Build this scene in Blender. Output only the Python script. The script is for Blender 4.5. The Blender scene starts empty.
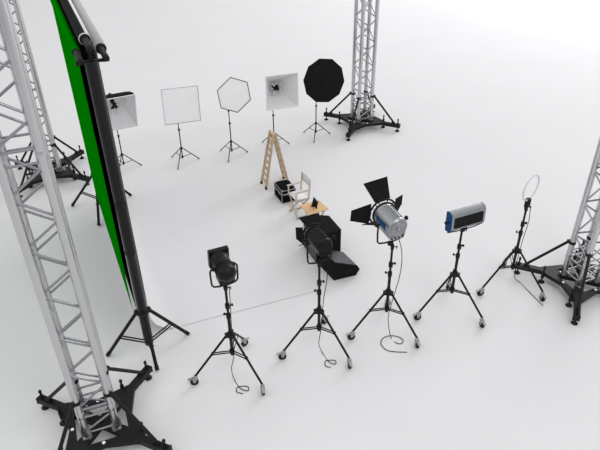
import bpy, bmesh, math, random
from mathutils import Vector, Matrix
R = math.radians
K = 1.3                      # survey unit -> metres
sc = bpy.context.scene
col = sc.collection
random.seed(4)

# ------------------------------------------------------------------ materials
def mat(name, base, rough=.5, metal=0., coat=0., emis=None, estr=0., noise=0., nscale=40., bump=0., trans=0., alpha=1., sheen=0.):
    m = bpy.data.materials.new(name); m.use_nodes = True
    nt = m.node_tree; b = nt.nodes['Principled BSDF']
    b.inputs['Base Color'].default_value = (*base, 1)
    b.inputs['Roughness'].default_value = rough
    if name.startswith('chroma'): b.inputs['Specular IOR Level'].default_value = 0
    elif rough >= .68: b.inputs['Specular IOR Level'].default_value = .05
    elif max(base) < .02 or name == 'blue_paint': b.inputs['Specular IOR Level'].default_value = .2
    b.inputs['Metallic'].default_value = metal
    b.inputs['Coat Weight'].default_value = coat
    b.inputs['Transmission Weight'].default_value = trans
    b.inputs['Alpha'].default_value = alpha
    if emis: b.inputs['Emission Color'].default_value = (*emis, 1); b.inputs['Emission Strength'].default_value = estr
    if noise or bump:
        tc = nt.nodes.new('ShaderNodeTexCoord'); n = nt.nodes.new('ShaderNodeTexNoise')
        n.inputs['Scale'].default_value = nscale; n.inputs['Detail'].default_value = 4
        nt.links.new(tc.outputs['Object'], n.inputs['Vector'])
        if noise:
            r = nt.nodes.new('ShaderNodeValToRGB')
            r.color_ramp.elements[0].position = .3; r.color_ramp.elements[1].position = .7
            r.color_ramp.elements[0].color = (*[c*(1-noise) for c in base], 1)
            r.color_ramp.elements[1].color = (*[min(1, c*(1+noise)) for c in base], 1)
            nt.links.new(n.outputs['Fac'], r.inputs['Fac']); nt.links.new(r.outputs['Color'], b.inputs['Base Color'])
        if bump:
            bp = nt.nodes.new('ShaderNodeBump'); bp.inputs['Strength'].default_value = bump; bp.inputs['Distance'].default_value = .01
            nt.links.new(n.outputs['Fac'], bp.inputs['Height']); nt.links.new(bp.outputs['Normal'], b.inputs['Normal'])
    return m

def wood(name, c1, c2, scale=8):
    m = mat(name, c1, .55); nt = m.node_tree; b = nt.nodes['Principled BSDF']
    tc = nt.nodes.new('ShaderNodeTexCoord'); mp = nt.nodes.new('ShaderNodeMapping'); w = nt.nodes.new('ShaderNodeTexWave')
    mp.inputs['Scale'].default_value = (scale, scale*.25, scale*.25)
    w.inputs['Scale'].default_value = 2; w.inputs['Distortion'].default_value = 5; w.inputs['Detail'].default_value = 3
    r = nt.nodes.new('ShaderNodeValToRGB'); r.color_ramp.elements[0].color = (*c1, 1); r.color_ramp.elements[1].color = (*c2, 1)
    nt.links.new(tc.outputs['Object'], mp.inputs['Vector']); nt.links.new(mp.outputs['Vector'], w.inputs['Vector'])
    nt.links.new(w.outputs['Fac'], r.inputs['Fac']); nt.links.new(r.outputs['Color'], b.inputs['Base Color'])
    return m

M = dict(
    floor=mat('studio_floor', (.70, .70, .712), .75, noise=.012, nscale=.6),
    alu=mat('satin_aluminium', (.57, .57, .58), .22, .94, noise=.015, nscale=4),
    alu_dark=mat('brushed_aluminium', (.34, .34, .36), .24, .95, noise=.02, nscale=4),
    steel=mat('black_steel', (.010, .010, .011), .5, .0, noise=.15, nscale=30, bump=.05),
    tube=mat('black_tube', (.008, .008, .0085), .45, .0, noise=.1, nscale=20),
    pole=mat('black_anodised_pole', (.014, .014, .015), .36, .15, noise=.1, nscale=20),
    blackfab=mat('black_fabric', (.012, .012, .013), .85, noise=.25, nscale=60, bump=.2),
    rubber=mat('black_rubber', (.01, .01, .01), .6, noise=.1),
    chrome=mat('zinc_plate', (.36, .36, .37), .35, .6, noise=.05),
    lampblack=mat('black_lamp_housing', (.008, .008, .009), .36, .05, noise=.15, nscale=18),
    silver=mat('silver_lamp_housing', (.34, .35, .37), .30, .85),
    blue=mat('blue_paint', (.001, .055, .17), .5, noise=.06),
    green=mat('chroma_green', (.0, .195, .0), .95, noise=.02, nscale=3),
    green2=mat('chroma_green_roll', (.0, .19, .0), .9, noise=.02, nscale=3),
    blackpaper=mat('black_paper', (.009, .009, .009), .7, noise=.1, nscale=3),
    whitepaper=mat('white_paper', (.70, .70, .712), .75, noise=.01, nscale=3),
    shadedroll=mat('shaded_white_paper', (.40, .40, .41), .5, noise=.01, nscale=3),  # white paper greyed so the roll's shade is painted into its colour
    diffuser=mat('white_diffuser', (.93, .93, .94), .7, noise=.01, nscale=6),
    reflector=mat('silver_white_lining', (.78, .78, .79), .55, noise=.03, nscale=20),
    canvas=mat('white_canvas', (.80, .79, .80), .85, noise=.03, nscale=80, bump=.1),
    greycanvas=mat('grey_canvas', (.66, .68, .67), .85, noise=.05, nscale=80),
    wood=wood('pale_wood', (.58, .44, .29), (.42, .30, .19)),
    wood2=wood('bleached_wood', (.60, .52, .43), (.50, .42, .33)),
    board=wood('plywood_board', (.72, .47, .24), (.62, .38, .18), 5),
    caseblack=mat('case_laminate', (.006, .006, .0065), .8, noise=.2, nscale=50),
    screen=mat('tablet_screen', (.25, .45, .6), .25, noise=.1, nscale=10),
    glassw=mat('frosted_ring_tube', (.66, .66, .68), .3, noise=.01, coat=.3),
    bulb=mat('lamp_glass', (.8, .8, .8), .1, noise=.01, trans=.3),
    grille=mat('speaker_grille', (.045, .045, .05), .38, .5, noise=.5, nscale=14, bump=.4),
    red=mat('red_plastic', (.4, .03, .03), .4, noise=.05),
)

# ------------------------------------------------------------------ mesh builder
class MB:
    def __init__(s): s.bm = bmesh.new()
    def face(s, vs, sm=False):
        try:
            f = s.bm.faces.new(vs); f.smooth = sm
        except ValueError: pass
    def loft(s, rings, cap=True, closed=False, sm=True):
        rr = [[s.bm.verts.new(p) for p in r] for r in rings]
        n = len(rr[0]); m = len(rr)
        for i in range(m if closed else m-1):
            a, b = rr[i], rr[(i+1) % m]
            for j in range(n): s.face((a[j], a[(j+1) % n], b[(j+1) % n], b[j]), sm)
        if cap and not closed:
            c0 = [s.bm.verts.new(v.co) for v in rr[0]]; c1 = [s.bm.verts.new(v.co) for v in rr[-1]]
            s.face(list(reversed(c0))); s.face(c1)
        return s
    def tube(s, a, b, r0, r1=None, n=12, sm=True):
        a = Vector(a); b = Vector(b); r1 = r0 if r1 is None else r1
        d = (b-a).normalized(); u = d.orthogonal().normalized(); v = d.cross(u)
        rg = lambda c, r: [c + (u*math.cos(2*math.pi*k/n) + v*math.sin(2*math.pi*k/n))*r for k in range(n)]
        return s.loft([rg(a, r0), rg(b, r1)], sm=sm)
    def lathe(s, a, d, prof, n=20, sm=True, cap=True):
        # prof: list of (t along d, radius)
        a = Vector(a); d = Vector(d).normalized(); u = d.orthogonal().normalized(); v = d.cross(u)
        rings = [[a + d*t + (u*math.cos(2*math.pi*k/n) + v*math.sin(2*math.pi*k/n))*max(r, 1e-4) for k in range(n)] for t, r in prof]
        return s.loft(rings, cap=cap, sm=sm)
    def path(s, pts, r, n=8, closed=False):
        pts = [Vector(p) for p in pts]; m = len(pts); rings = []
        u = None
        for i, p in enumerate(pts):
            if closed: t = (pts[(i+1) % m]-pts[i-1]).normalized()
            else: t = (pts[min(i+1, m-1)]-pts[max(i-1, 0)]).normalized()
            if u is None: u = t.orthogonal().normalized()
            else: u = (u - t*u.dot(t)).normalized()
            v = t.cross(u)
            rings.append([p + (u*math.cos(2*math.pi*k/n) + v*math.sin(2*math.pi*k/n))*r for k in range(n)])
        return s.loft(rings, closed=closed)
    def prism(s, poly, ext, sm=False):
        poly = [Vector(p) for p in poly]; e = Vector(ext)
        return s.loft([poly, [p+e for p in poly]], sm=sm)
    def box(s, c, size, rot=None, bev=0.):
        c = Vector(c); x, y, z = [k/2 for k in size]
        q = rot if rot is not None else Matrix.Identity(3)
        if bev:
            P = [(-x+bev, -y), (x-bev, -y), (x, -y+bev), (x, y-bev), (x-bev, y), (-x+bev, y), (-x, y-bev), (-x, -y+bev)]
            ins = [((px - math.copysign(bev*.6, px)), (py - math.copysign(bev*.6, py))) for px, py in P]
            rings = [[c+q@Vector((a, b, -z)) for a, b in ins], [c+q@Vector((a, b, -z+bev*.6)) for a, b in P],
                     [c+q@Vector((a, b, z-bev*.6)) for a, b in P], [c+q@Vector((a, b, z)) for a, b in ins]]
            return s.loft(rings, sm=False)
        P = [(-x, -y), (x, -y), (x, y), (-x, y)]
        return s.loft([[c+q@Vector((a, b, -z)) for a, b in P], [c+q@Vector((a, b, z)) for a, b in P]], sm=False)
    def bar(s, a, b, w, h, up=(0, 0, 1)):
        a = Vector(a); b = Vector(b); d = (b-a).normalized(); u = Vector(up).cross(d)
        u = (u.normalized() if u.length > 1e-5 else d.orthogonal().normalized()); v = d.cross(u)
        rg = lambda c: [c + u*w/2*i + v*h/2*j for i, j in ((-1, -1), (1, -1), (1, 1), (-1, 1))]
        return s.loft([rg(a), rg(b)], sm=False)
    def grid(s, rows, sm=True):
        rr = [[s.bm.verts.new(p) for p in r] for r in rows]
        for i in range(len(rr)-1):
            for j in range(len(rr[0])-1): s.face((rr[i][j], rr[i][j+1], rr[i+1][j+1], rr[i+1][j]), sm)
        return s
    def build(s, name, m, parent=None, recalc=True):
        if recalc: bmesh.ops.recalc_face_normals(s.bm, faces=s.bm.faces[:])
        me = bpy.data.meshes.new(name); s.bm.to_mesh(me); s.bm.free()
        me.materials.append(m if isinstance(m, bpy.types.Material) else M[m])
        o = bpy.data.objects.new(name, me); col.objects.link(o)
        if parent: o.parent = parent
        return o

def thing(name, label, cat, loc=(0, 0, 0), rz=0, group=None):
    o = bpy.data.objects.new(name, None); col.objects.link(o); o.empty_display_size = .1
    o.location = loc; o.rotation_euler = (0, 0, rz)
    tag(o, label, cat, group); return o
def tag(o, label, cat, group=None):
    o['label'] = label; o['category'] = cat
    if group: o['group'] = group
    return o
def dup(root, label, loc=None, rz=None):
    def cp(o, par):
        c = o.copy(); col.objects.link(c); c.parent = par
        for ch in [x for x in col.objects if x.parent == o]: cp(ch, c)
        return c
    r = cp(root, None); r['label'] = label
    if loc is not None: r.location = loc
    if rz is not None: r.rotation_euler = (0, 0, rz)
    return r
def U(x, y, z=0): return Vector((x*K, y*K, z*K))
def pol(a, r, z=0): return Vector((math.cos(R(a))*r, math.sin(R(a))*r, z))

# ------------------------------------------------------------------ floor
fl = MB(); fl.grid([[(-60, -12, 0), (60, -12, 0)], [(-60, 140, 0), (60, 140, 0)]])
f = fl.build('floor', 'floor'); f['kind'] = 'structure'

# ------------------------------------------------------------------ truss towers
TS = .281*K/2      # half side of the square section
def make_tower():
    t = thing('truss_tower', '', 'truss tower', group='square lattice truss towers on outrigger bases')
    H = 7.6; cr = .047; z0 = .20
    cs = [pol(a, TS*math.sqrt(2)) for a in (-24, 66, 156, 246)]
    joints = [.62, 4.05]
    for c in cs:
        mb = MB(); mb.lathe((c.x, c.y, z0), (0, 0, 1), [(0, cr), (H-z0, cr)], 16)
        ch = mb.build('chord', 'alu', t)
        for zj in joints:
            mj = MB(); mj.lathe((c.x, c.y, zj-.05), (0, 0, 1), [(0, cr+.0005), (.004, cr+.002), (.096, cr+.002), (.10, cr+.0005)], 16)
            mj.build('coupler_sleeve', 'alu', ch)
        mb = MB(); mb.box((c.x, c.y, .215), (.10, .10, .02), Matrix.Rotation(R(21), 3, 'Z'))
        d = Vector((c.x, c.y, 0)).normalized()
        for sgn in (-1, 1):
            q = Vector((-d.y, d.x, 0))*sgn*.056
            mb.bar((c.x+q.x, c.y+q.y, .2), (c.x+q.x, c.y+q.y, .33), .012, .05, up=(d.x, d.y, 0))
            mb.tube(Vector((c.x, c.y, .28))-q*1.2, Vector((c.x, c.y, .28))+q*1.3, .012, n=8)
        mb.build('base_clamp', 'chrome', t)
    br = .0145
    for k in range(4):
        a = cs[k]; b = cs[(k+1) % 4]
        def L(p, z): return Vector((p.x, p.y, z))
        segs = [(.25, .57), (.67, 4.0), (4.10, 7.5)]
        for si, (s0, s1) in enumerate(segs):
            mb = MB()
            mb.tube(L(a, s0+.02), L(b, s0+.02), br, n=8); mb.tube(L(a, s1-.02), L(b, s1-.02), br, n=8)
            n = max(1, round((s1-s0-.1)/.285)); st = (s1-s0-.1)/n
            for i in range(n):
                za = s0+.05+i*st; zb = za+st
                p, q = (a, b) if (i+k) % 2 else (b, a)
                mb.tube(L(p, za+.0 if si == 0 else za+.015), L(q, zb if si == 0 else zb-.015), br, n=8)
            mb.build('lattice_bracing', 'alu_dark', t)
    # base: star shaped plate + four arms
    arms = (-24, 66, 156, 246); zt = .20
    mb = MB()
    Rr = .36
    zb = zt-.07; e = (0, 0, .07)
    for a in arms:
        for g in (1, -1):
            mb.prism([pol(a, 0, zb), pol(a, .64, zb), pol(a+g*11, .38, zb), pol(a+g*45, .085, zb)], e)
            mb.prism([pol(a, .64, zb), pol(a+g*5, .63, zb), pol(a+g*45, .385, zb), pol(a+g*45, .315, zb), pol(a+g*11, .38, zb)], e)
    bp = mb.build('base_plate', 'steel', t)
    for a in arms:
        mb = MB(); mb.lathe(pol(a+45, .35, zt), (0, 0, 1), [(0, .022), (.006, .022)], 12, sm=False)
        mb.build('round_sticker', 'diffuser', bp)
    mb = MB(); mb.lathe((0, 0, zt+.004), (0, 0, 1), [(0, .035), (.008, .035)], 12, sm=False); mb.build('centre_bolt', 'rubber', bp)
    def jack(parent, p, a):
        mb = MB()
        mb.lathe((p.x, p.y, .0), (0, 0, 1), [(0, .05), (.008, .055), (.02, .05), (.035, .022), (.04, .014), (.30, .014), (.30, .022), (.325, .022), (.325, .010), (.345, .010)], 14)
        mb.build('screw_jack', 'steel', parent)
        mb = MB(); mb.lathe((p.x, p.y, .10), (0, 0, 1), [(0, .028), (.13, .028)], 10); mb.build('jack_sleeve', 'steel', parent)
    for a in arms:
        mb = MB(); mb.bar(pol(a, .55, zt-.045), pol(a, 1.03, zt-.045), .095, .085)
        mb.bar(pol(a, 1.025, zt-.045), pol(a, 1.04, zt-.045), .11, .10)
        mb.box(pol(a, .86, zt+.015), (.08, .05, .04), Matrix.Rotation(R(a), 3, 'Z'))
        arm = mb.build('outrigger_arm', 'steel', t)
        jack(arm, pol(a, .98), a)
        sg = 1 if a != 246 else -1
        p = pol(a, .57)+pol(a+90*sg, .105)
        mb = MB(); mb.bar(pol(a, .57, zt-.05)+pol(a+90*sg, .03), pol(a, .57, zt-.05)+pol(a+90*sg, .10), .05, .05); mb.build('jack_bracket', 'steel', arm)
        jack(arm, p, a)
        mb = MB(); q0 = pol(a, TS*math.sqrt(2)+.06, .85); q1 = pol(a, .86, .235)
        mb.tube(q0, q1, .024, n=10)
        st = mb.build('diagonal_strut', 'steel', t)
        mb = MB(); c = pol(a, TS*math.sqrt(2))
        mb.lathe((c.x, c.y, .82), (0, 0, 1), [(0, .047), (0, .053), (.05, .053), (.05, .047)], 14)
        mb.box(pol(a, TS*math.sqrt(2)+.06, .85), (.06, .05, .06), Matrix.Rotation(R(a), 3, 'Z'), bev=.01)
        mb.build('strut_clamp', 'steel', st)
    return t
T1 = make_tower(); T1.location = U(-1.995, 3.885)
T1['label'] = 'nearest lattice truss tower filling the left edge in front of the green backdrop'
dup(T1, 'truss tower far left, standing behind the green backdrop', U(-4.31, 9.24))
dup(T1, 'truss tower at the back, right beside the ten-sided black umbrella', U(1.265, 11.22))
dup(T1, 'truss tower cut off by the right edge, beside the ring light', U(3.595, 6.035))

# ------------------------------------------------------------------ rolling light stands
def helix_cable(pts, r=.006, name='power_cable', parent=None, m='rubber'):
    P = []
    n = len(pts)
    for i in range(n-1):
        p0, p1, p2, p3 = [Vector(pts[max(0, min(n-1, j))]) for j in (i-1, i, i+1, i+2)]
        for k in range(8):
            t = k/8
            P.append(.5*((2*p1)+(-p0+p2)*t+(2*p0-5*p1+4*p2-p3)*t*t+(-p0+3*p1-3*p2+p3)*t**3))
    P.append(Vector(pts[-1]))
    return MB().path(P, r, 6).build(name, m, parent)

def make_roller():
    t = thing('rolling_light_stand', '', 'light stand', group='black tripod light stands on casters')
    zc = .60*K
    MB().lathe((0, 0, .38), (0, 0, 1), [(0, .018), (.005, .022), (zc+.33-.38, .022)], 12).build('lower_pole', 'tube', t)
    MB().lathe((0, 0, zc+.33), (0, 0, 1), [(0, .017), (1.60-zc-.33, .017)], 12).build('upper_pole', 'tube', t)
    for z in (zc+.33, zc+.50):
        mb = MB(); mb.lathe((0, 0, z-.04), (0, 0, 1), [(0, .022), (0, .032), (.075, .032), (.075, .02)], 12)
        c = mb.build('locking_collar', 'tube', t)
        a = 150 if z < zc+.4 else 20
        mb = MB(); mb.tube(pol(a, .025, z), pol(a, .062, z), .008); mb.tube(pol(a, .055, z), pol(a, .075, z), .02, n=8); mb.build('knob', 'rubber', c)
    mb = MB(); mb.lathe((0, 0, zc-.06), (0, 0, 1), [(0, .025), (0, .04), (.09, .04), (.10, .024)], 12)
    for a in (80, 200, 320): mb.box(pol(a, .05, zc-.01), (.05, .05, .06), Matrix.Rotation(R(a), 3, 'Z'))
    mb.build('leg_collar', 'tube', t)
    mb = MB(); mb.lathe((0, 0, .415), (0, 0, 1), [(0, .024), (0, .036), (.07, .036), (.07, .024)], 12)
    mb.build('spreader_hub', 'tube', t)
    mb = MB(); mb.lathe((0, 0, 1.55), (0, 0, 1), [(0, .018), (0, .026), (.08, .026), (.09, .012), (.13, .012)], 12)
    sp = mb.build('top_spigot', 'tube', t)
    mb = MB(); mb.tube((.02, 0, 1.59), (.06, 0, 1.59), .007); mb.box((.065, 0, 1.585), (.012, .012, .05)); mb.build('tee_handle', 'rubber', sp)
    for i, a in enumerate((200, 320, 80)):
        p0 = pol(a, .055, zc-.01); p1 = pol(a, .425*K, .165)
        mb = MB(); mb.tube(p0, p1, .0165, .0165, n=10)
        leg = mb.build('leg', 'tube', t)
        f_ = .45; pj = p0.lerp(p1, f_)
        mb = MB(); tq = pol(a+90, .018)
        mb.bar(pol(a, .03, .45)+tq, pj+tq, .008, .018); mb.bar(pol(a, .03, .45)-tq, pj-tq, .008, .018)
        mb.tube(pj-tq*1.4, pj+tq*1.4, .012, n=8)
        mb.build('spreader_arm', 'tube', t)
        # caster
        cx = pol(a, .425*K)
        ca = (188, 285, 40)[i]
        mb = MB(); mb.lathe((cx.x, cx.y, .126), (0, 0, 1), [(0, .032), (.012, .034), (.02, .02), (.05, .017), (.05, .01)], 12)
        w = pol(ca, .022)+Vector((cx.x, cx.y, 0))
        sd = pol(ca+90, .024)
        for s_ in (-1, 1):
            q = sd*s_
            mb.prism([w+q+pol(ca, .0, .055), w+q+pol(ca, .018, .085), w+q+pol(ca, .02, .132), w+q+pol(ca, -.05, .132), w+q+pol(ca, -.012, .055)], pol(ca+90, .004*s_))
        mb.prism([w+pol(ca+90, -.02, .13), w+pol(ca+90, .02, .13), w+pol(ca+90, .02)+pol(ca, .085, .105), w+pol(ca+90, -.02)+pol(ca, .085, .105)], (0, 0, .006))
        mb.build('caster_fork', 'chrome', leg)
        mb = MB(); mb.lathe(w+Vector((0, 0, .060))-sd*.79, sd, [(0, .044), (.003, .056), (.008, .060), (.030, .060), (.035, .056), (.038, .044)], 20)
        mb.build('caster_wheel', 'rubber', leg)
        mb = MB(); mb.lathe(w+Vector((0, 0, .06))-sd*.84, sd, [(0, .010), (.042, .010)], 12)
        mb.build('wheel_hub', 'chrome', leg)
    return t
SP = [(-.748, 4.621), (.196, 4.976), (.997, 5.275), (1.829, 5.596), (2.702, 6.046)]
SL = ['rolling tripod stand under the black domed lamp, nearest the camera',
      'rolling tripod stand under the black lamp with barn doors, in front of the black speakers',
      'rolling tripod stand under the silver and blue lamp',
      'rolling tripod stand carrying the flat silver panel light',
      'rolling tripod stand carrying the thin white ring light']
S0 = make_roller()
for i, (x, y) in enumerate(SP):
    o = S0 if i == 0 else dup(S0, SL[i])
    o['label'] = SL[i]; o.location = U(x, y); o.rotation_euler = (0, 0, R(0 if i < 4 else 2))
HZ = 1.60   # mounting height of the heads

# ------------------------------------------------------------------ lamp heads
FWD = 114
def head_frame(pitch, pivot_z):
    """returns function mapping (forward, left, up) about the pivot to the thing's local space"""
    c, s = math.cos(R(pitch)), math.sin(R(pitch))
    def F(f, l, u): return Vector((f*c-u*s, l, pivot_z+f*s+u*c))
    return F
def dvec(F, a, b): return F(*b)-F(*a)

def yoke(t, w, ph, m='tube', r=.013, knob=True):
    pts = [(0, -w, ph), (0, -w, ph*.55), (0, -w*.97, .085), (0, -w*.82, .05), (0, -w*.4, .035), (0, w*.4, .035), (0, w*.82, .05), (0, w*.97, .085), (0, w, ph*.55), (0, w, ph)]
    if not knob: pts = [(0, -w+.06, ph), (0, -w+.02, ph), (0, -w, ph-.03)]+pts[1:-1]+[(0, w, ph-.03), (0, w-.02, ph), (0, w-.06, ph)]
    mb = MB(); mb.path(pts, r, 8)
    mb.lathe((0, 0, -.02), (0, 0, 1), [(0, .03), (.05, .03), (.06, .02)], 12)
    y = mb.build('yoke', m, t)
    for s_ in (-1, 1):
        mb = MB(); mb.lathe((0, s_*(w-.06 if not knob else w-.03), ph), (0, s_, 0), [(0, .014), (.045, .014), (.045, .03), (.07, .032), (.075, .02)] if knob else [(0, .02), (.012, .03), (.03, .03), (.034, .015)], 10)
        mb.build('tilt_knob', 'rubber', y)
    return y

def leaf(t, F, rf, side, spread, w0, w1, ln, m='blackfab', tw=0):
    """side 0 top,1 left,2 bottom,3 right; spread = opening angle from the barrel axis"""
    ca, sa = math.cos(R(side*90+tw)), math.sin(R(side*90+tw))
    def Q(f, out, lat):  # out: radial, lat: lateral
        return F(f, out*sa+lat*ca, out*ca-lat*sa)
    f0, o0 = rf
    f1 = f0+ln*math.cos(R(spread)); o1 = o0+ln*math.sin(R(spread))
    th = .006
    a = [Q(f0, o0, -w0), Q(f0, o0, w0), Q(f1, o1, w1), Q(f1, o1, -w1)]
    nn = (a[1]-a[0]).cross(a[3]-a[0]).normalized()*th
    mb = MB(); mb.prism(a, nn)
    # folded lip along the outer edge and stiffening rib
    mb.tube(a[2], a[3], .006, n=6)
    mb.tube(a[0], a[1], .009, n=6)
    l = mb.build('barn_door_leaf', m, t)
    mb = MB()
    for s_ in (-.55, .55): mb.bar(Q(f0-.03, o0-.03, w0*s_), Q(f0+.01, o0+.01, w0*s_), .02, .012)
    mb.bar(Q(f0-.012, o0-.012, -w0*.6), Q(f0-.012, o0-.012, w0*.6), .012, .012)
    mb.build('hinge', m, l)
    return l

def fresnel(name_label, loc, bodym, pitch, black):
    t = thing('fresnel_lamp', name_label, 'spotlight', loc, R(FWD-2))
    ph = .37 if not black else .385
    w = .205 if not black else .175
    y = yoke(t, w, ph)
    F = head_frame(pitch, ph)
    r = .152 if not black else .113
    fd = dvec(F, (0, 0, 0), (1, 0, 0))
    L0, L1 = (-.185, .20) if not black else (-.19, .16)
    mb = MB()
    mb.lathe(F(L0, 0, 0), fd, [(0, r*.86), (.012, r*.95), (.03, r), (L1-L0-.02, r), (L1-L0, r*1.06), (L1-L0+.03, r*1.06), (L1-L0+.03, r*.8)], 32)
    body = mb.build('lamp_housing', bodym, t)
    # back plate rings
    mb = MB(); bk = F(L0, 0, 0)
    mb.lathe(bk-fd*.006, fd, [(0, r*.78), (.02, r*.78)], 28)
    for rr in (.30, .52, .72):
        mb.path([bk-fd*.007+dvec(F, (0, 0, 0), (0, math.cos(q)*r*rr, math.sin(q)*r*rr)) for q in [2*math.pi*k/24 for k in range(24)]], .004, 6, closed=True)
    mb.build('back_plate', bodym, body)
    mb = MB(); mb.lathe(bk-fd*.03, fd, [(0, r*.12), (.01, r*.18), (.03, r*.18)], 16); mb.build('focus_knob', 'rubber' if black else 'chrome', body)
    # top cooling fins: raised hood
    mb = MB()
    for k in range(-2, 3):
        q = R(90+k*13)
        mb.bar(F(L0+.05, math.cos(q)*r*1.02, math.sin(q)*r*1.02), F(L1-.03, math.cos(q)*r*1.02, math.sin(q)*r*1.02), .012, .022, up=dvec(F, (0, 0, 0), (0, math.cos(q), math.sin(q))))
    mb.build('cooling_fins', bodym, body)
    # square lower housing
    mb = MB()
    z = -r*1.18
    pr = [(-.86, -.35), (.86, -.35), (.78, -1.0), (.5, -1.24), (-.5, -1.24), (-.78, -1.0)]
    mb.loft([[F(L0+.012, a*r, b*r) for a, b in pr], [F(L1-.05, a*r, b*r) for a, b in pr]], sm=False)
    low = mb.build('lower_housing', bodym, t)
    mb = MB()
    for k in range(4):
        mb.lathe(F(L0+.004, -r*.55+k*r*.36, -r*1.03), -fd, [(0, .012), (.008, .012)], 10)
    mb.build('switches', 'rubber', low)
    if not black:
        MB().lathe(F(L0+.004, -r*.62, -r*.86), -fd, [(0, .013), (.010, .013)], 10).build('red_button', 'red', low)
        for s_ in (-1, 1):
            mb = MB(); pp = []
            for fx in (L0+.08, L0+.34):
                pp.append([F(fx, s_*math.cos(R(q))*(r*1.012), math.sin(R(q))*r*1.012) for q in (-50, -36, -22, -8, 6, 18)])
            mb.grid(pp)
            mb.build('blue_side_band', 'blue', body)
    # front accessory ring + doors
    rr = r*1.36
    fc = F(L1+.05, 0, 0)
    mb = MB()
    mb.path([fc+dvec(F, (0, 0, 0), (0, math.cos(q)*rr, math.sin(q)*rr)) for q in [2*math.pi*k/32 for k in range(32)]], .014, 8, closed=True)
    mb.path([F(L1+.02, math.cos(q)*r*1.12, math.sin(q)*r*1.12) for q in [2*math.pi*k/32 for k in range(32)]], .012, 8, closed=True)
    for q in (50, 140, 230, 320):
        mb.tube(F(L1+.02, math.cos(R(q))*r*1.05, math.sin(R(q))*r*1.05), F(L1+.05, math.cos(R(q))*rr, math.sin(R(q))*rr), .008, n=6)
    ring = mb.build('accessory_ring', 'tube', t)
    mb = MB(); mb.lathe(F(L1+.012, 0, 0), fd, [(0, r*.8), (.02, r*.78), (.035, r*.5), (.04, .001)], 24); mb.build('lens', 'bulb', t)
    o0 = rr*.98; f0 = L1+.06
    if not black:
        leaf(t, F, (f0, o0), 0, 46, .12, .185, .285, tw=5)
        leaf(t, F, (f0, o0), 2, 28, .12, .19, .24, tw=0)
        leaf(t, F, (f0, o0), 1, 82, .165, .085, .27, tw=-3)
        leaf(t, F, (f0, o0), 3, 52, .165, .085, .26, tw=0)
    else:
        leaf(t, F, (f0, o0), 0, 34, .105, .15, .13)
        leaf(t, F, (f0, o0), 2, 24, .105, .165, .14)
        leaf(t, F, (f0, o0), 1, 24, .13, .09, .12)
        leaf(t, F, (f0, o0), 3, 30, .14, .09, .14)
    return t, F
def stand_pt(i, z=0, dx=0, dy=0): return Vector((SP[i][0]*K+dx, SP[i][1]*K+dy, z))

lo = pol(FWD+90, .05)
L3, F3 = fresnel('silver lamp with blue side band and wide open black barn doors', stand_pt(2, HZ+.06, lo.x, lo.y), 'silver', 2, False)
L2, F2 = fresnel('black round lamp with barn doors in front of the black speakers', stand_pt(1, HZ), 'lampblack', -6, True)

# domed black lamp with square front frame
L1_ = thing('domed_spotlight', 'black domed lamp with square front frame, nearest the camera', 'spotlight', stand_pt(0, HZ), R(FWD))
yoke(L1_, .178, .33, knob=False)
F = head_frame(6, .335); fd = dvec(F, (0, 0, 0), (1, 0, 0))
mb = MB(); r = .124
mb.lathe(F(-.24, 0, 0), fd, [(0, .001), (.006, r*.3), (.022, r*.58), (.05, r*.82), (.085, r*.97), (.12, r), (.22, r*.99), (.235, r*.95), (.38, r*.95), (.39, r*1.04), (.42, r*1.04)], 32)
bd = mb.build('lamp_housing', 'lampblack', L1_)
mb = MB()
for k in range(3): mb.path([F(-.10+k*.035, math.cos(q)*r*1.01, math.sin(q)*r*1.01) for q in [2*math.pi*j/32 for j in range(32)]], .005, 6, closed=True)
mb.build('cooling_ribs', 'lampblack', bd)
mb = MB(); mb.box(F(-.06, 0, -.135), (.20, .20, .10), Matrix.Rotation(R(-6), 3, 'Y'), bev=.012); bb = mb.build('ballast_box', 'lampblack', L1_)
mb = MB()
for s_ in (-1, 1): mb.lathe(F(-.205, s_*.022, .03), -fd+Vector((0, 0, .6)), [(0, .008), (.02, .008)], 8)
mb.build('screw_heads', 'chrome', bd)
mb = MB(); h = .128
for (a, b) in (((-h, -h), (h, -h)), ((h, -h), (h, h)), ((h, h), (-h, h)), ((-h, h), (-h, -h))):
    mb.bar(F(.19, *a), F(.19, *b), .06, .012, up=dvec(F, (0, 0, 0), (0, b[1]-a[1], -(b[0]-a[0]))).normalized())
mb.loft([[F(.165, *p) for p in ((-h, -h), (h, -h), (h, h), (-h, h))], [F(.175, *p) for p in ((-h, -h), (h, -h), (h, h), (-h, h))]], sm=False)
mb.build('square_filter_frame', 'lampblack', L1_)
mb = MB(); mb.lathe(F(.175, 0, 0), fd, [(0, r*.9), (.02, r*.85), (.035, r*.4), (.04, .001)], 24); mb.build('lens', 'bulb', L1_)

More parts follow.
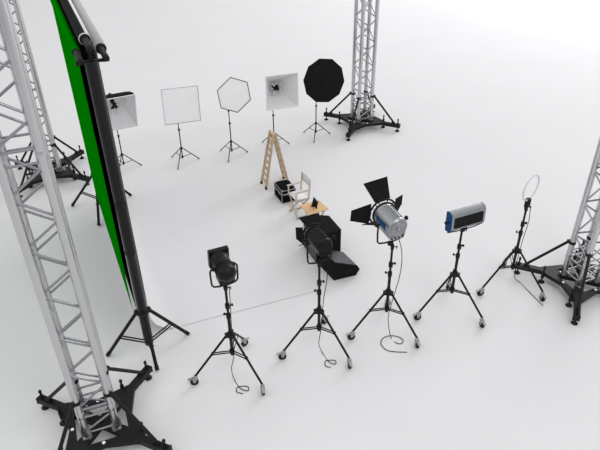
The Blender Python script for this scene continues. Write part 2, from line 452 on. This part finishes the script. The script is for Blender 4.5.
# LED panel
L4 = thing('panel_light', 'flat silver panel light with black vents and blue end cap', 'panel light', stand_pt(3, HZ, .02, -.008), R(FWD))
ph = .20; F = head_frame(-2, ph)
hw, hh = .285, .155
mb = MB(); mb.lathe((0, 0, -.03), (0, 0, 1), [(0, .026), (.05, .026), (.06, .018), (.09, .018)], 12); mb.box((0, 0, .05), (.07, .07, .06), bev=.008)
mb.build('mounting_bracket', 'tube', L4)
sec = [(-.05, -hh*.8), (-.06, -hh*.6), (-.06, hh*.55), (-.04, hh*.85), (.0, hh), (.05, hh*.98), (.06, hh*.9), (.06, -hh*.95), (.04, -hh), (-.03, -hh)]
mb = MB(); mb.loft([[F(a, -hw, b) for a, b in sec], [F(a, hw, b) for a, b in sec]], sm=False)
bd = mb.build('panel_housing', 'silver', L4)
sec2 = [(a*1.03, b*1.03) for a, b in sec]
mb = MB(); mb.loft([[F(a, hw, b) for a, b in sec2], [F(a, hw+.018, b) for a, b in sec2]], sm=False); mb.build('end_cap', 'blue', L4)['label'] = 'blue end cap'
mb = MB(); mb.loft([[F(a, -hw-.02, b) for a, b in sec2], [F(a, -hw, b) for a, b in sec2]], sm=False); mb.build('end_cap', 'silver', L4)
mb = MB(); mb.box(F(-.062, -.01, -hh*.08), (.008, hw*1.72, hh*1.12), Matrix.Rotation(R(2), 3, 'Y'))
for i in range(11):
    yy = -hw*.86+i*hw*.172
    mb.bar(F(-.068, yy-.01, -hh*.60), F(-.068, yy-.01, hh*.44), .006, .01, up=(1, 0, 0))
for j in range(5):
    mb.bar(F(-.068, -hw*.86, -hh*.55+j*hh*.24), F(-.068, hw*.84, -hh*.55+j*hh*.24), .004, .008, up=(1, 0, 0))
mb.build('vent_grille', 'steel', bd)
mb = MB(); mb.lathe(F(0, hw+.02, 0), (0, 1, 0), [(0, .012), (.03, .012), (.03, .026), (.05, .026)], 12); mb.build('tilt_knob', 'rubber', L4)
mb = MB(); mb.box(F(.064, 0, 0), (.006, hw*1.86, hh*1.8), Matrix.Rotation(R(2), 3, 'Y')); mb.build('light_diffuser', 'diffuser', bd)
mb = MB(); mb.path([F(-.02, hw+.03, -hh*1.05), F(-.03, hw*.5, -hh*1.12), F(-.03, 0, -hh*1.16), F(-.03, -hw*.6, -hh*1.12), F(-.02, -hw-.02, -hh*1.05)], .008, 8); mb.build('bottom_rail', 'tube', L4)

# ring light
L5 = thing('ring_light', 'thin white ring light with small black driver box', 'ring light', stand_pt(4, HZ-.04), R(131))
mb = MB(); mb.lathe((0, 0, -.03), (0, 0, 1), [(0, .026), (.04, .026), (.05, .018), (.09, .018)], 12); mb.build('mounting_bracket', 'tube', L5)
mb = MB(); mb.box((0, 0, .11), (.07, .085, .15), bev=.012); mb.tube((.0, .03, .04), (0, .07, .04), .01); b5 = mb.build('driver_box', 'rubber', L5)
rc = Vector((0, 0, .375)); rr = .208
mb = MB(); mb.path([rc+Vector((0, math.cos(q)*rr, math.sin(q)*rr)) for q in [2*math.pi*k/48 for k in range(48)]], .012, 10, closed=True)
mb.build('ring_tube', 'glassw', L5)
mb = MB(); mb.bar((.012, 0, .15), (.012, 0, .18), .03, .012); mb.build('ring_clip', 'tube', L5)

# cables (world points relative to each lamp)
def cable(lamp, i, pts):
    inv = (Matrix.Translation(lamp.location) @ Matrix.Rotation(lamp.rotation_euler.z, 4, 'Z')).inverted()
    helix_cable([inv @ Vector(p) for p in pts], .0058, 'power_cable', lamp)
def hang(i, side, z1, r0=.03):
    b = stand_pt(i); s = side
    return b
def run(i, ox, floor_pts, top, mids):
    b = stand_pt(i); P = [b+Vector(top)]+[b+Vector(m) for m in mids]
    return P+[U(x, y, 0)+Vector((0, 0, .007)) for x, y in floor_pts]
cable(L1_, 0, run(0, 0, [(-.733, 4.516), (-.659, 4.402), (-.582, 4.374), (-.586, 4.429), (-.651, 4.437), (-.703, 4.417), (-.699, 4.362), (-.633, 4.334)],
      (.05, -.02, HZ+.10), [(.05, -.05, HZ-.25), (.035, -.045, 1.0), (.03, -.03, .45), (-.03, -.02, .12)]))
cable(L2, 1, run(1, 0, [(.242, 4.899), (.304, 4.775), (.37, 4.736), (.378, 4.789), (.305, 4.798), (.259, 4.776), (.267, 4.708), (.322, 4.692)],
      (.12, .0, HZ+.08), [(.10, -.06, HZ-.25), (.06, -.045, 1.0), (.03, -.03, .45), (-.0, -.02, .14)]))
cable(L3, 2, run(2, 0, [(1.052, 5.141), (1.099, 5.058), (1.155, 5.041), (1.186, 5.097), (1.136, 5.156), (1.045, 5.175), (.957, 5.135), (.923, 5.045), (.968, 4.948), (1.067, 4.914), (1.203, 4.904)],
      (.06, -.10, HZ+.20), [(.12, -.12, HZ-.05), (.13, -.08, 1.15), (.06, -.04, .6), (.03, -.02, .25)]))
cable(L5, 4, run(4, 0, [(2.878, 6.14), (2.944, 5.92), (3.024, 5.666)],
      (.05, -.02, HZ), [(.07, -.03, HZ-.25), (.04, -.04, 1.0), (.04, -.02, .5), (.12, .1, .12)]))

# ------------------------------------------------------------------ small light stands with softboxes
def make_small():
    t = thing('tripod_light_stand', '', 'light stand', group='thin black tripod stands along the back')
    MB().lathe((0, 0, .10), (0, 0, 1), [(0, .013), (.72, .013)], 10).build('lower_pole', 'tube', t)
    MB().lathe((0, 0, .80), (0, 0, 1), [(0, .010), (.68, .010)], 10).build('upper_pole', 'tube', t)
    for z in (.80, 1.12): 
        mb = MB(); mb.lathe((0, 0, z), (0, 0, 1), [(0, .012), (0, .021), (.05, .021), (.05, .012)], 10); mb.tube((.015, 0, z+.025), (.045, 0, z+.025), .008); mb.build('locking_collar', 'tube', t)
    mb = MB(); mb.lathe((0, 0, .34), (0, 0, 1), [(0, .014), (0, .026), (.05, .026), (.05, .014)], 10); mb.build('leg_collar', 'tube', t)
    mb = MB(); mb.lathe((0, 0, .12), (0, 0, 1), [(0, .014), (0, .024), (.04, .024), (.04, .014)], 10); mb.build('spreader_hub', 'tube', t)
    for a in (20, 142, 261):
        p0 = pol(a, .025, .365); p1 = pol(a, .30*K, .014); pj = p0.lerp(p1, .52)
        mb = MB(); mb.tube(p0, p1, .0105, n=8); lg = mb.build('leg', 'tube', t)
        mb = MB(); mb.tube(p0.lerp(p1, .93), p1, .014, n=8); mb.build('rubber_foot', 'rubber', lg)
        mb = MB(); mb.tube(pol(a, .02, .14), pj, .0075, n=6); mb.build('spreader_arm', 'tube', t)
    return t
BK = [(-3.115, 9.5), (-2.105, 9.72), (-1.235, 9.965), (-.465, 10.3), (.337, 10.725)]
BL = ['thin tripod stand under the open softbox partly hidden by the backdrop pole', 'thin tripod stand under the white square softbox',
      'thin tripod stand under the white hexagonal softbox', 'thin tripod stand behind the wooden ladder top, under an open softbox',
      'thin tripod stand under the black ten-sided umbrella']
B0 = make_small()
for i, (x, y) in enumerate(BK):
    o = B0 if i == 0 else dup(B0, BL[i])
    o['label'] = BL[i]; o.location = U(x, y)

def frame(yaw, pit, rl=0):
    n = Vector((math.cos(R(yaw))*math.cos(R(pit)), math.sin(R(yaw))*math.cos(R(pit)), math.sin(R(pit))))
    r = Vector((0, 0, 1)).cross(n).normalized(); u = n.cross(r)
    r2 = r*math.cos(R(rl))+u*math.sin(R(rl)); u2 = -r*math.sin(R(rl))+u*math.cos(R(rl))
    return n, r2, u2
# shape: n-gon polar outline; S half size; depth; local origin = pivot on top of stand
def softbox(label, i, zc, yaw, pit, S, off, outline, kind, rl=0, dx=0, name='softbox', bul=.035, bs=.085):
    base = U(*BK[i]); n, r, u = frame(yaw, pit, rl); piv = 1.46
    t = thing(name, label, 'softbox', base+Vector((0, 0, piv)))
    zc = zc*K-piv; off = off*K; S = S*K
    C = Vector((dx*K, 0, zc))+n*off                        # rim centre, local
    rim = [C+(r*a+u*b)*S for a, b in outline]
    B = Vector((0, 0, zc))+n*.10                            # back centre
    bk = [B+(r*a+u*b)*bs/max(1, 1) for a, b in outline]
    m = len(outline)
    # mount: bracket from stand top to the lamp body behind the box
    mb = MB(); mb.lathe((0, 0, -.02), (0, 0, 1), [(0, .018), (.06, .018)], 10); mb.bar((0, 0, .02), (0, 0, max(zc-.03, .05)), .03, .02)
    mb.lathe(Vector((0, 0, zc))-n*.10, n, [(0, .03), (.0, .045), (.20, .045), (.20, .05), (.22, .05)], 14)
    mb.build('lamp_mount', 'rubber', t)
    # outer shell with slight sag between ribs
    mb = MB(); rings = []
    for q in (0, .25, .5, .75, 1):
        bulge = math.sin(q*math.pi)*bul
        rings.append([a.lerp(b, q) + (((a-B).cross(n)).cross(n)).normalized()*(-bulge) for a, b in zip(bk, rim)])
    mb.loft(rings, cap=False, sm=False)
    c0 = [mb.bm.verts.new(v) for v in bk]; mb.face(c0)
    mb.build('fabric_shell', 'blackfab', t)
    if kind == 'open':
        mb = MB(); mb.loft([[p*1 - (p-(B+(C-B)*q/4)).normalized()*.008 + n*.003 for p in rg] for q, rg in enumerate(rings)], cap=False, sm=False)
        c0 = [mb.bm.verts.new(v - (v-B).normalized()*.008 + n*.008) for v in bk]; mb.face(c0)
        mb.build('reflective_lining', 'reflector', t)
        mb = MB(); o = B+n*.10
        mb.lathe(o, n, [(0, .05), (.07, .05), (.08, .03)], 12)
        for q in (20, 110, 200, 290):
            d = (r*math.cos(R(q+25))+u*math.sin(R(q+25)))*.75+n*.65
            mb.tube(o+n*.03, o+n*.03+d*.10, .034, n=8)
        hd = mb.build('bulb_holder', 'rubber', t)
        for q in (20, 110, 200, 290):
            d = ((r*math.cos(R(q+25))+u*math.sin(R(q+25)))*.75+n*.65).normalized()
            mb = MB(); mb.lathe(o+n*.03+d*.09, d, [(0, .018), (.02, .024), (.09, .024), (.11, .014), (.115, .002)], 10); mb.build('bulb', 'bulb', hd)
    if kind in ('white', 'black'):
        mb = MB(); c = [mb.bm.verts.new(p-n*.006) for p in rim]
        mid = mb.bm.verts.new(C+n*(.012 if kind == 'white' else .07))
        for k in range(m): mb.face((c[k], c[(k+1) % m], mid))
        mb.build('front_diffuser' if kind == 'white' else 'front_cover', 'diffuser' if kind == 'white' else 'blackfab', t)
    if kind == 'black':
        for k in range(m):
            mb = MB(); mb.tube(rim[k]*.97+C*.03+n*.004, C+n*.075, .0045, n=6); mb.build('seam_rib', 'rubber', t)
    mb = MB(); e = []
    for k in range(m):
        a, b = rim[k], rim[(k+1) % m]; e.append(a); e.append(a.lerp(b, .5))
    rr = {'open': .011, 'white': .0042, 'black': .008, 'hex': .008}[kind if not (kind == 'white' and m == 6) else 'hex']
    for k in range(m): mb.tube(rim[k], rim[(k+1) % m], rr, n=6)
    mb.build('rim', 'reflector' if kind == 'open' else ('alu_dark' if rr < .005 else 'blackfab'), t)
    return t
sq = [(-1, 1), (1, 1), (1, -1), (-1, -1)]
ng = lambda n, a0: [(math.cos(R(a0+360*k/n)), math.sin(R(a0+360*k/n))) for k in range(n)]
softbox('open square softbox beside the backdrop pole, black top and bulbs showing', 0, 1.33, -64, -21, .34, .42, sq, 'open', dx=-.035, bul=.08, bs=.17)
softbox('square softbox with flat white front and thin edge', 1, 1.181, -69.2, 3.2, .303, .30, sq, 'white', -1.5, .049)
softbox('hexagonal softbox with white front and black edge', 2, 1.257, -66.7, 4.9, .310, .35, ng(6, 90), 'white', 6.1, .018)
softbox('open square softbox above the ladder, pale lining and bulbs showing', 3, 1.214, -67.1, 5.2, .293, .50, sq, 'open', -2.0)
softbox('black ten-sided umbrella softbox beside the rear truss tower', 4, 1.187, -69.1, 10.2, .395, .40, ng(10, 99), 'black', 0, -.009, name='umbrella_softbox')

# ------------------------------------------------------------------ backdrop system
DA = 113.5
D = pol(DA, 1); N = pol(DA+90, 1)            # along the rolls / towards the green side
O = U(-1.735, 4.96)
def W(along, perp, z): return D*along*K+N*perp*K+Vector((0, 0, z*K))
LEN = 3.45
def make_backdrop_stand(label, loc, feet):
    t = thing('backdrop_stand', label, 'backdrop stand', loc)
    MB().lathe((0, 0, .30), (0, 0, 1), [(0, .066), (1.52, .066), (1.53, .072), (1.60, .072), (1.61, .06)], 24).build('lower_pole', 'pole', t)
    MB().lathe((0, 0, 1.85), (0, 0, 1), [(0, .070), (4.42-1.85, .070)], 24).build('upper_pole', 'pole', t)
    mb = MB(); mb.lathe((0, 0, 2.55), (0, 0, 1), [(0, .070), (0, .074), (.09, .074), (.09, .070)], 16)
    v = pol(-70, 1); mb.tube(v*.05+Vector((0, 0, 2.6)), v*.11+Vector((0, 0, 2.6)), .012); mb.tube(v*.10+Vector((0, 0, 2.6)), v*.13+Vector((0, 0, 2.6)), .03, n=8)
    mb.build('locking_knob', 'rubber', t)
    zc = .62*K
    mb = MB(); mb.lathe((0, 0, zc-.05), (0, 0, 1), [(0, .06), (0, .076), (.09, .076), (.10, .062)], 20)
    for fx in feet: d = Vector((fx[0], fx[1], 0)).normalized(); mb.box(d*.085+Vector((0, 0, zc)), (.07, .07, .07), Matrix.Rotation(math.atan2(d.y, d.x), 3, 'Z'), bev=.01)
    mb.build('leg_collar', 'tube', t)
    mb = MB(); mb.lathe((0, 0, .20), (0, 0, 1), [(0, .04), (0, .062), (.08, .062), (.10, .05), (.12, .035)], 20); mb.build('spreader_hub', 'tube', t)
    for fx in feet:
        f3 = Vector((fx[0]*K, fx[1]*K, .025)); d = Vector((f3.x, f3.y, 0)).normalized(); s = Vector((-d.y, d.x, 0))
        p0 = d*.09+Vector((0, 0, zc)); pj = p0.lerp(f3, .56)
        mb = MB(); mb.tube(p0, f3, .026, .026, n=12); lg = mb.build('leg', 'tube', t)
        mb = MB(); mb.tube(p0.lerp(f3, .93), f3, .031, n=12); mb.build('rubber_foot', 'rubber', lg)
        mb = MB()
        for q in (-1, 1): mb.bar(d*.05+s*.025*q+Vector((0, 0, .24)), pj+s*.025*q, .010, .022)
        mb.tube(pj-s*.035, pj+s*.035, .014, n=8); mb.build('spreader_arm', 'tube', t)
    mb = MB()
    mb.bar(W(.03, .12, 3.395), W(.03, -.15, 3.395), .04, .03)
    for pp, z in ((.10, 3.42), (-.01, 3.52), (-.125, 3.425)):
        mb.bar(W(.03, pp, 3.38), W(.03, pp, z-.028), .04, .03, up=D)
        mb.bar(W(.01, pp-.026, z-.030), W(.01, pp+.026, z-.030), .06, .016)
    mb.build('triple_roll_bracket', 'steel', t)
    return t
make_backdrop_stand('thick black tripod pole holding the near ends of the three backdrop rolls', O, [(-.485, -.05), (.126, -.283), (.388, .281)])
make_backdrop_stand('backdrop pole behind the green sheet, only leg tips showing', O+W(LEN, 0, 0), [(-.54, .10), (.33, .40), (.05, -.50)])

def roll(name, label, m, perp, z, r, sheetf, near=.26, far=3.3, rm=None):
    t = thing('backdrop_roll', label, 'backdrop', O+W(0, perp, z))
    ax = D
    mb = MB(); mb.lathe(D*near*K, D, [(0, r*.6), (0, r), ((far-near)*K, r), ((far-near)*K, r*.6)], 28); rl = mb.build('paper_roll', rm or m, t)
    mb = MB(); mb.lathe(D*(-.02)*K, D, [(0, .02), (.0, .030), (.02, .035), ((LEN+.12)*K-.02, .035), ((LEN+.12)*K, .03), ((LEN+.12)*K, .02)], 16); mb.build('core_tube', 'steel', t)
    for a0 in (-.05, LEN+.0):
        mb = MB(); mb.lathe(D*a0*K, D, [(0, .026), (.01, .037), (.10, .037), (.105, .032)], 16); mb.build('end_cap', 'rubber', t)
    rows = sheetf(perp, z, r)
    mb = MB(); mb.grid(rows)
    sh = mb.build('hanging_sheet', m, t, recalc=False)
    for q in (near, far):
        mb = MB(); mb.lathe(D*(q-.004)*K, D, [(0, .034), (0, r*.93), (.006, r*.93), (.006, .034)], 28); mb.build('end_plug', 'rubber', t)
    return t
def vert_sheet(bot, side, near=.28, far=3.3):
    def f(perp, z, r):
        rows = []
        if side > .9:
            for a in range(78, 180, 12):
                rows.append([D*(near+(far-near)*q)*K + N*(r+.004)*(-math.cos(R(a))) + Vector((0, 0, (r+.004)*math.sin(R(a)))) for q in (0, .25, .5, .75, 1)])
        zs = [z, z-.3, z-1.0, z-2.0, bot+.3, bot]
        for zz in zs: rows.append([D*(near+(far-near)*q)*K + N*side*r + Vector((0, 0, (zz-z)*K)) for q in (0, .25, .5, .75, 1)])
        return rows
    return f
roll('g', 'chroma green backdrop hanging from the left roll', 'green', .085, 3.42, .050, vert_sheet(.43, -.1))
roll('b', 'black backdrop hanging from the middle and highest roll', 'blackpaper', -.01, 3.52, .066, vert_sheet(.40, .95), rm='whitepaper')  # white roll body paints the bright highlight strip beside the wrapped black sheet
def sweep(perp, z, r):
    p_ = perp+.035
    prof = [(p_, z), (p_, 3.0), (p_, 2.0), (p_, 1.0), (p_, .35)]
    perp0 = perp; perp = p_
    rad = .30
    for k in range(1, 13):
        q = k/12*math.pi/2; prof.append((perp-rad*(1-math.cos(q)), 0.0025+rad-rad*math.sin(q)))
    for p in (-1.0, -1.4, -1.8, -2.24): prof.append((p, .0025))
    rows = []
    for pp, zz in prof:
        lift = .004 if zz < .01 else 0
        nr = .30-.10*max(0, min(1, (-pp-.2)/2))
        rows.append([D*(nr+(3.3-nr)*q)*K + N*(pp-perp0)*K + Vector((0, 0, (zz-z)*K + (lift if q == 0 else 0))) for q in [0, .012]+[j/8 for j in range(1, 9)]])
    return rows
roll('w', 'white paper backdrop sweeping from the right roll down across the floor', 'whitepaper', -.125, 3.425, .066, sweep, rm='shadedroll')

# ------------------------------------------------------------------ wooden stepladder
LR = 23
lad = thing('stepladder', 'pale wooden double-sided stepladder with black rubber feet', 'ladder', U(-.415, 8.87), R(LR))
HL = .955*K
# local x: spread direction, y: width direction
for sx, nm in ((-1, 'front'), (1, 'rear')):
    xb = .262*sx; xt = .025*sx; m_ = 'wood'
    for sy in (-1, 1):
        mb = MB(); top = HL if sx < 0 else HL-.06
        mb.bar((xb, sy*.145, .03), (xt, sy*.10, top), .032, .06, up=(0, 1, 0)); rl = mb.build('rail', m_, lad)
        mb = MB(); d = Vector((xt-xb, sy*-.045, top-.03)).normalized(); p = Vector((xb, sy*.145, .03))
        mb.bar(p-d*.03, p+d*.035, .032, .064, up=(0, 1, 0)); mb.build('rubber_foot', 'rubber', rl)
    for k in range(8):
        q = (k+.8)/8.3
        x = xb+(xt-xb)*q; w = .145-.045*q; z = .03+(HL-.05)*q
        mb = MB(); mb.bar((x, -w, z), (x, w, z), .055, .022); mb.build('rung', m_, lad)
mb = MB(); mb.bar((-.05, 0, HL-.03), (.05, 0, HL-.05), .20, .02); mb.tube((0, -.12, HL-.06), (0, .12, HL-.06), .01); mb.build('top_hinge', 'wood', lad)

# ------------------------------------------------------------------ flight case
fc = thing('flight_case', 'black flight case with aluminium edges, behind the director chair', 'case', U(-.235, 8.41), R(23))
cw, cd, chh = .32, .44, .30
mb = MB(); mb.box((0, 0, .10), (cw-.012, cd-.012, .19)); body = mb.build('case_body', 'caseblack', fc)
mb = MB(); mb.box((0, 0, .255), (cw-.012, cd-.012, .09)); lid = mb.build('lid', 'caseblack', fc)
def edges(par, z0, z1, nm='edge_trim'):
    mb = MB(); x, y = cw/2, cd/2; e = .014
    for sx in (-1, 1):
        for sy in (-1, 1): mb.bar((sx*(x-e/2), sy*(y-e/2), z0), (sx*(x-e/2), sy*(y-e/2), z1), e, e)
    for z in (z0+e/2, z1-e/2):
        for s_ in (-1, 1):
            mb.bar((-x, s_*(y-e/2), z), (x, s_*(y-e/2), z), e, e); mb.bar((s_*(x-e/2), -y, z), (s_*(x-e/2), y, z), e, e)
    mb.build(nm, 'chrome', par)
edges(body, 0, .205); edges(lid, .205, .30)
for (x, y) in ((0, -cd/2-.002), (-cw/2-.002, .1), (-cw/2-.002, -.1)):
    mb = MB(); mb.box((x, y, .205), (.05 if x == 0 else .012, .012 if x == 0 else .05, .05)); mb.build('latch', 'chrome', lid)
mb = MB()
for sx in (-1, 1):
    for sy in (-1, 1): mb.lathe((sx*(cw/2-.02), sy*(cd/2-.02), .285), (0, 0, 1), [(0, .022), (.018, .022), (.02, .015)], 10)
mb.build('corner_balls', 'chrome', lid)

# ------------------------------------------------------------------ director's chair  (faces +x local)
dc = thing('director_chair', 'folding director chair with white canvas seat, grey canvas back and wooden arms', 'chair', U(-.015, 7.91), R(205))
hw, hd, sz = .18, .135, .43
for sy in (-1, 1):
    mb = MB(); mb.bar((-hd, sy*hw, sz-.02), (hd+.02, sy*hw, sz-.02), .028, .028); mb.build('side_rail', 'wood2', dc)
    mb = MB(); mb.bar((-hd-.02, sy*hw, .605), (hd+.03, sy*hw, .605), .036, .018); mb.build('armrest', 'wood2', dc)
    mb = MB(); mb.bar((hd, sy*hw, sz-.02), (hd, sy*hw, .60), .022, .022); mb.build('arm_post', 'wood2', dc)
    mb = MB(); mb.bar((-hd, sy*hw, sz-.02), (-hd-.03, sy*hw, .83), .024, .024, up=(0, 1, 0)); mb.build('back_post', 'wood2', dc)
    mb = MB(); mb.bar((-hd, sy*hw*.95, .02), (hd, sy*hw*.95, .02), .026, .026); mb.build('floor_rail', 'wood2', dc)
for sx in (-1, 1):
    for sy in (-1, 1):
        mb = MB(); x = sx*hd*.8+sy*.012; mb.bar((x, sy*hw*.95, .03), (x, -sy*hw, sz-.03), .028, .016, up=(1, 0, 0)); mb.build('leg', 'wood2', dc)
mb = MB(); mb.bar((hd*.95, -hw, .16), (hd*.95, hw, .16), .05, .014); mb.build('footrest', 'wood2', dc)
mb = MB(); mb.grid([[(x, y, sz+.004-.018*(1-(y/hw)**2)) for y in (-hw, -hw*.5, 0, hw*.5, hw)] for x in (-hd, 0, hd)])
o = mb.build('seat', 'canvas', dc, False); s_ = o.modifiers.new('t', 'SOLIDIFY'); s_.thickness = .006
mb = MB(); mb.grid([[(-hd-.012-.03*(z-.4)/.48-.02*(1-(y/hw)**2), y*1.07, z) for y in (-hw, -hw*.5, 0, hw*.5, hw)] for z in (.65, .73, .82)])
o = mb.build('backrest', 'greycanvas', dc, False); s_ = o.modifiers.new('t', 'SOLIDIFY'); s_.thickness = .008

# ------------------------------------------------------------------ folding side table + tablet
tb = thing('folding_table', 'small low wooden table with folding legs beside the director chair', 'table', U(.21, 7.46), R(28))
mb = MB(); mb.box((0, 0, .505), (.42, .38, .018), bev=.006); mb.build('tabletop', 'board', tb)
for sy in (-1, 1):
    mb = MB(); mb.bar((-.17, sy*.15, .485), (.17, sy*.15, .485), .022, .022); mb.build('top_rail', 'wood2', tb)
    for sx in (-1, 1):
        mb = MB(); mb.bar((sx*.15, sy*.14+sx*.01, .01), (-sx*.14, sy*.14+sx*.01, .48), .024, .016, up=(0, 1, 0)); mb.build('leg', 'wood2', tb)
mb = MB(); mb.bar((-.15, -.14, .04), (-.15, .14, .04), .02, .02); mb.bar((.15, -.14, .04), (.15, .14, .04), .02, .02); mb.build('stretcher', 'wood2', tb)
tp = thing('tablet', 'black tablet standing upright on the wooden table', 'tablet', U(.225, 7.47)+Vector((0, 0, .5235)), R(-68))
rot = Matrix.Rotation(R(-12), 3, 'X')
mb = MB(); mb.box((0, 0, .075), (.20, .016, .15), rot, bev=.003); mb.build('tablet_case', 'rubber', tp)
mb = MB(); mb.box((0, .010, .078), (.185, .003, .13), rot); mb.build('screen', 'screen', tp)
mb = MB(); mb.box((0, .02, .146), (.17, .02, .012), rot); mb.build('bright_edge', 'screen', tp)
mb = MB(); mb.bar((0, -.01, .10), (0, -.06, .003), .06, .006, up=(1, 0, 0)); mb.build('kickstand', 'rubber', tp)

# ------------------------------------------------------------------ wedge loudspeakers
def wedge_parts(t, poly, ext, grille_edge, ends):
    """poly: profile points, ext: extrusion vector"""
    poly = [Vector(p) for p in poly]; e = Vector(ext)
    MB().prism(poly, e).build('cabinet', 'blackfab', t)
    a, b = poly[grille_edge], poly[(grille_edge+1) % len(poly)]
    d = (b-a); c = sum(poly, Vector())/len(poly)
    nn = d.cross(e).normalized()
    if nn.dot((a+b)/2-c) < 0: nn = -nn
    q = [a+d*.04+e*.03, b-d*.04+e*.03, b-d*.04+e*.97, a+d*.04+e*.97]
    MB().prism(q, nn*.012).build('speaker_grille', 'grille', t)
    up = None
    for s_ in ends:
        c0 = c+(e if s_ > 0 else Vector())
        en = e.normalized()*s_
        u = (poly[1]-poly[0]).normalized(); v = en.cross(u)
        mb = MB(); mb.prism([c0+u*.07+v*.02, c0-u*.07+v*.02, c0-u*.07-v*.02, c0+u*.07-v*.02], en*.004)
        mb.tube(c0+u*.06+en*.004, c0-u*.06+en*.004, .010, n=8); mb.build('carry_handle', 'rubber', t)
s1 = thing('wedge_speaker', 'black wedge loudspeaker lying flat on the floor, its grille side up', 'speaker', U(.44, 6.23))
E1 = pol(20, 1)
Wd = pol(118, .36*K)
pr = [Vector((0, 0, 0)), E1*.32*K, E1*.375*K+Vector((0, 0, .09*K)), E1*.34*K+Vector((0, 0, .15*K)), Vector((0, 0, .29*K))]
wedge_parts(s1, pr, Wd, 3, (-1,))
s2 = thing('wedge_speaker', 'black wedge loudspeaker standing on end behind the black barn-door lamp', 'speaker', U(.23, 6.60))
pr = [Vector(((x-.23)*K, (y-6.60)*K, 0)) for x, y in ((.23, 6.60), (.56, 6.765), (.41, 7.12), (.28, 7.14), (.05, 7.04))]
wedge_parts(s2, pr, (0, 0, .46*K), 4, (1,))

# ------------------------------------------------------------------ light, world, camera
w = bpy.data.worlds.new('World'); sc.world = w; w.use_nodes = True
bg = w.node_tree.nodes['Background']; bg.inputs['Color'].default_value = (.97, .98, 1, 1); bg.inputs['Strength'].default_value = .93
nt = w.node_tree; tc = nt.nodes.new('ShaderNodeTexCoord'); sx = nt.nodes.new('ShaderNodeSeparateXYZ'); cr = nt.nodes.new('ShaderNodeValToRGB')
nt.links.new(tc.outputs['Generated'], sx.inputs['Vector']); nt.links.new(sx.outputs['Z'], cr.inputs['Fac'])
cr.color_ramp.elements[0].position = .05; cr.color_ramp.elements[0].color = (.55, .555, .56, 1)
cr.color_ramp.elements[1].position = .75; cr.color_ramp.elements[1].color = (1, 1, 1, 1)
nt.links.new(cr.outputs['Color'], bg.inputs['Color'])
def area(name, loc, target, size, power, sy=None):
    l = bpy.data.lights.new(name, 'AREA'); l.energy = power; l.size = size
    if sy: l.shape = 'RECTANGLE'; l.size_y = sy
    o = bpy.data.objects.new(name, l); col.objects.link(o); o.location = loc
    o.rotation_euler = (Vector(target)-Vector(loc)).to_track_quat('-Z', 'Y').to_euler(); return o
area('far_floor_fill', (20, 34, 16), (8, 22, 0), 16, 4500)  # added light that brightens the far right floor, not a studio lamp
area('key_bank', (5, 0, 13), (-1, 7, 0), 6, 360)
area('side_fill', (-13, 3, 10), (-3, 7, 0), 7, 200)

f_px, th, ro = 598.4, R(33.3875), R(-.829)
F_ = Vector((0, math.cos(th), -math.sin(th))); R_ = Vector((1, 0, 0)); U_ = R_.cross(F_)
R2 = R_*math.cos(ro)+U_*math.sin(ro); U2 = -R_*math.sin(ro)+U_*math.cos(ro)
cam = bpy.data.cameras.new('camera'); co = bpy.data.objects.new('camera', cam); col.objects.link(co)
m3 = Matrix((R2, U2, -F_)).transposed()
co.matrix_world = Matrix.Translation((0, 0, 5*K)) @ m3.to_4x4()
cam.sensor_width = 36; cam.lens = f_px*36/600; cam.clip_end = 500
sc.camera = co
sc.view_settings.view_transform = 'Standard'; sc.view_settings.look = 'None'
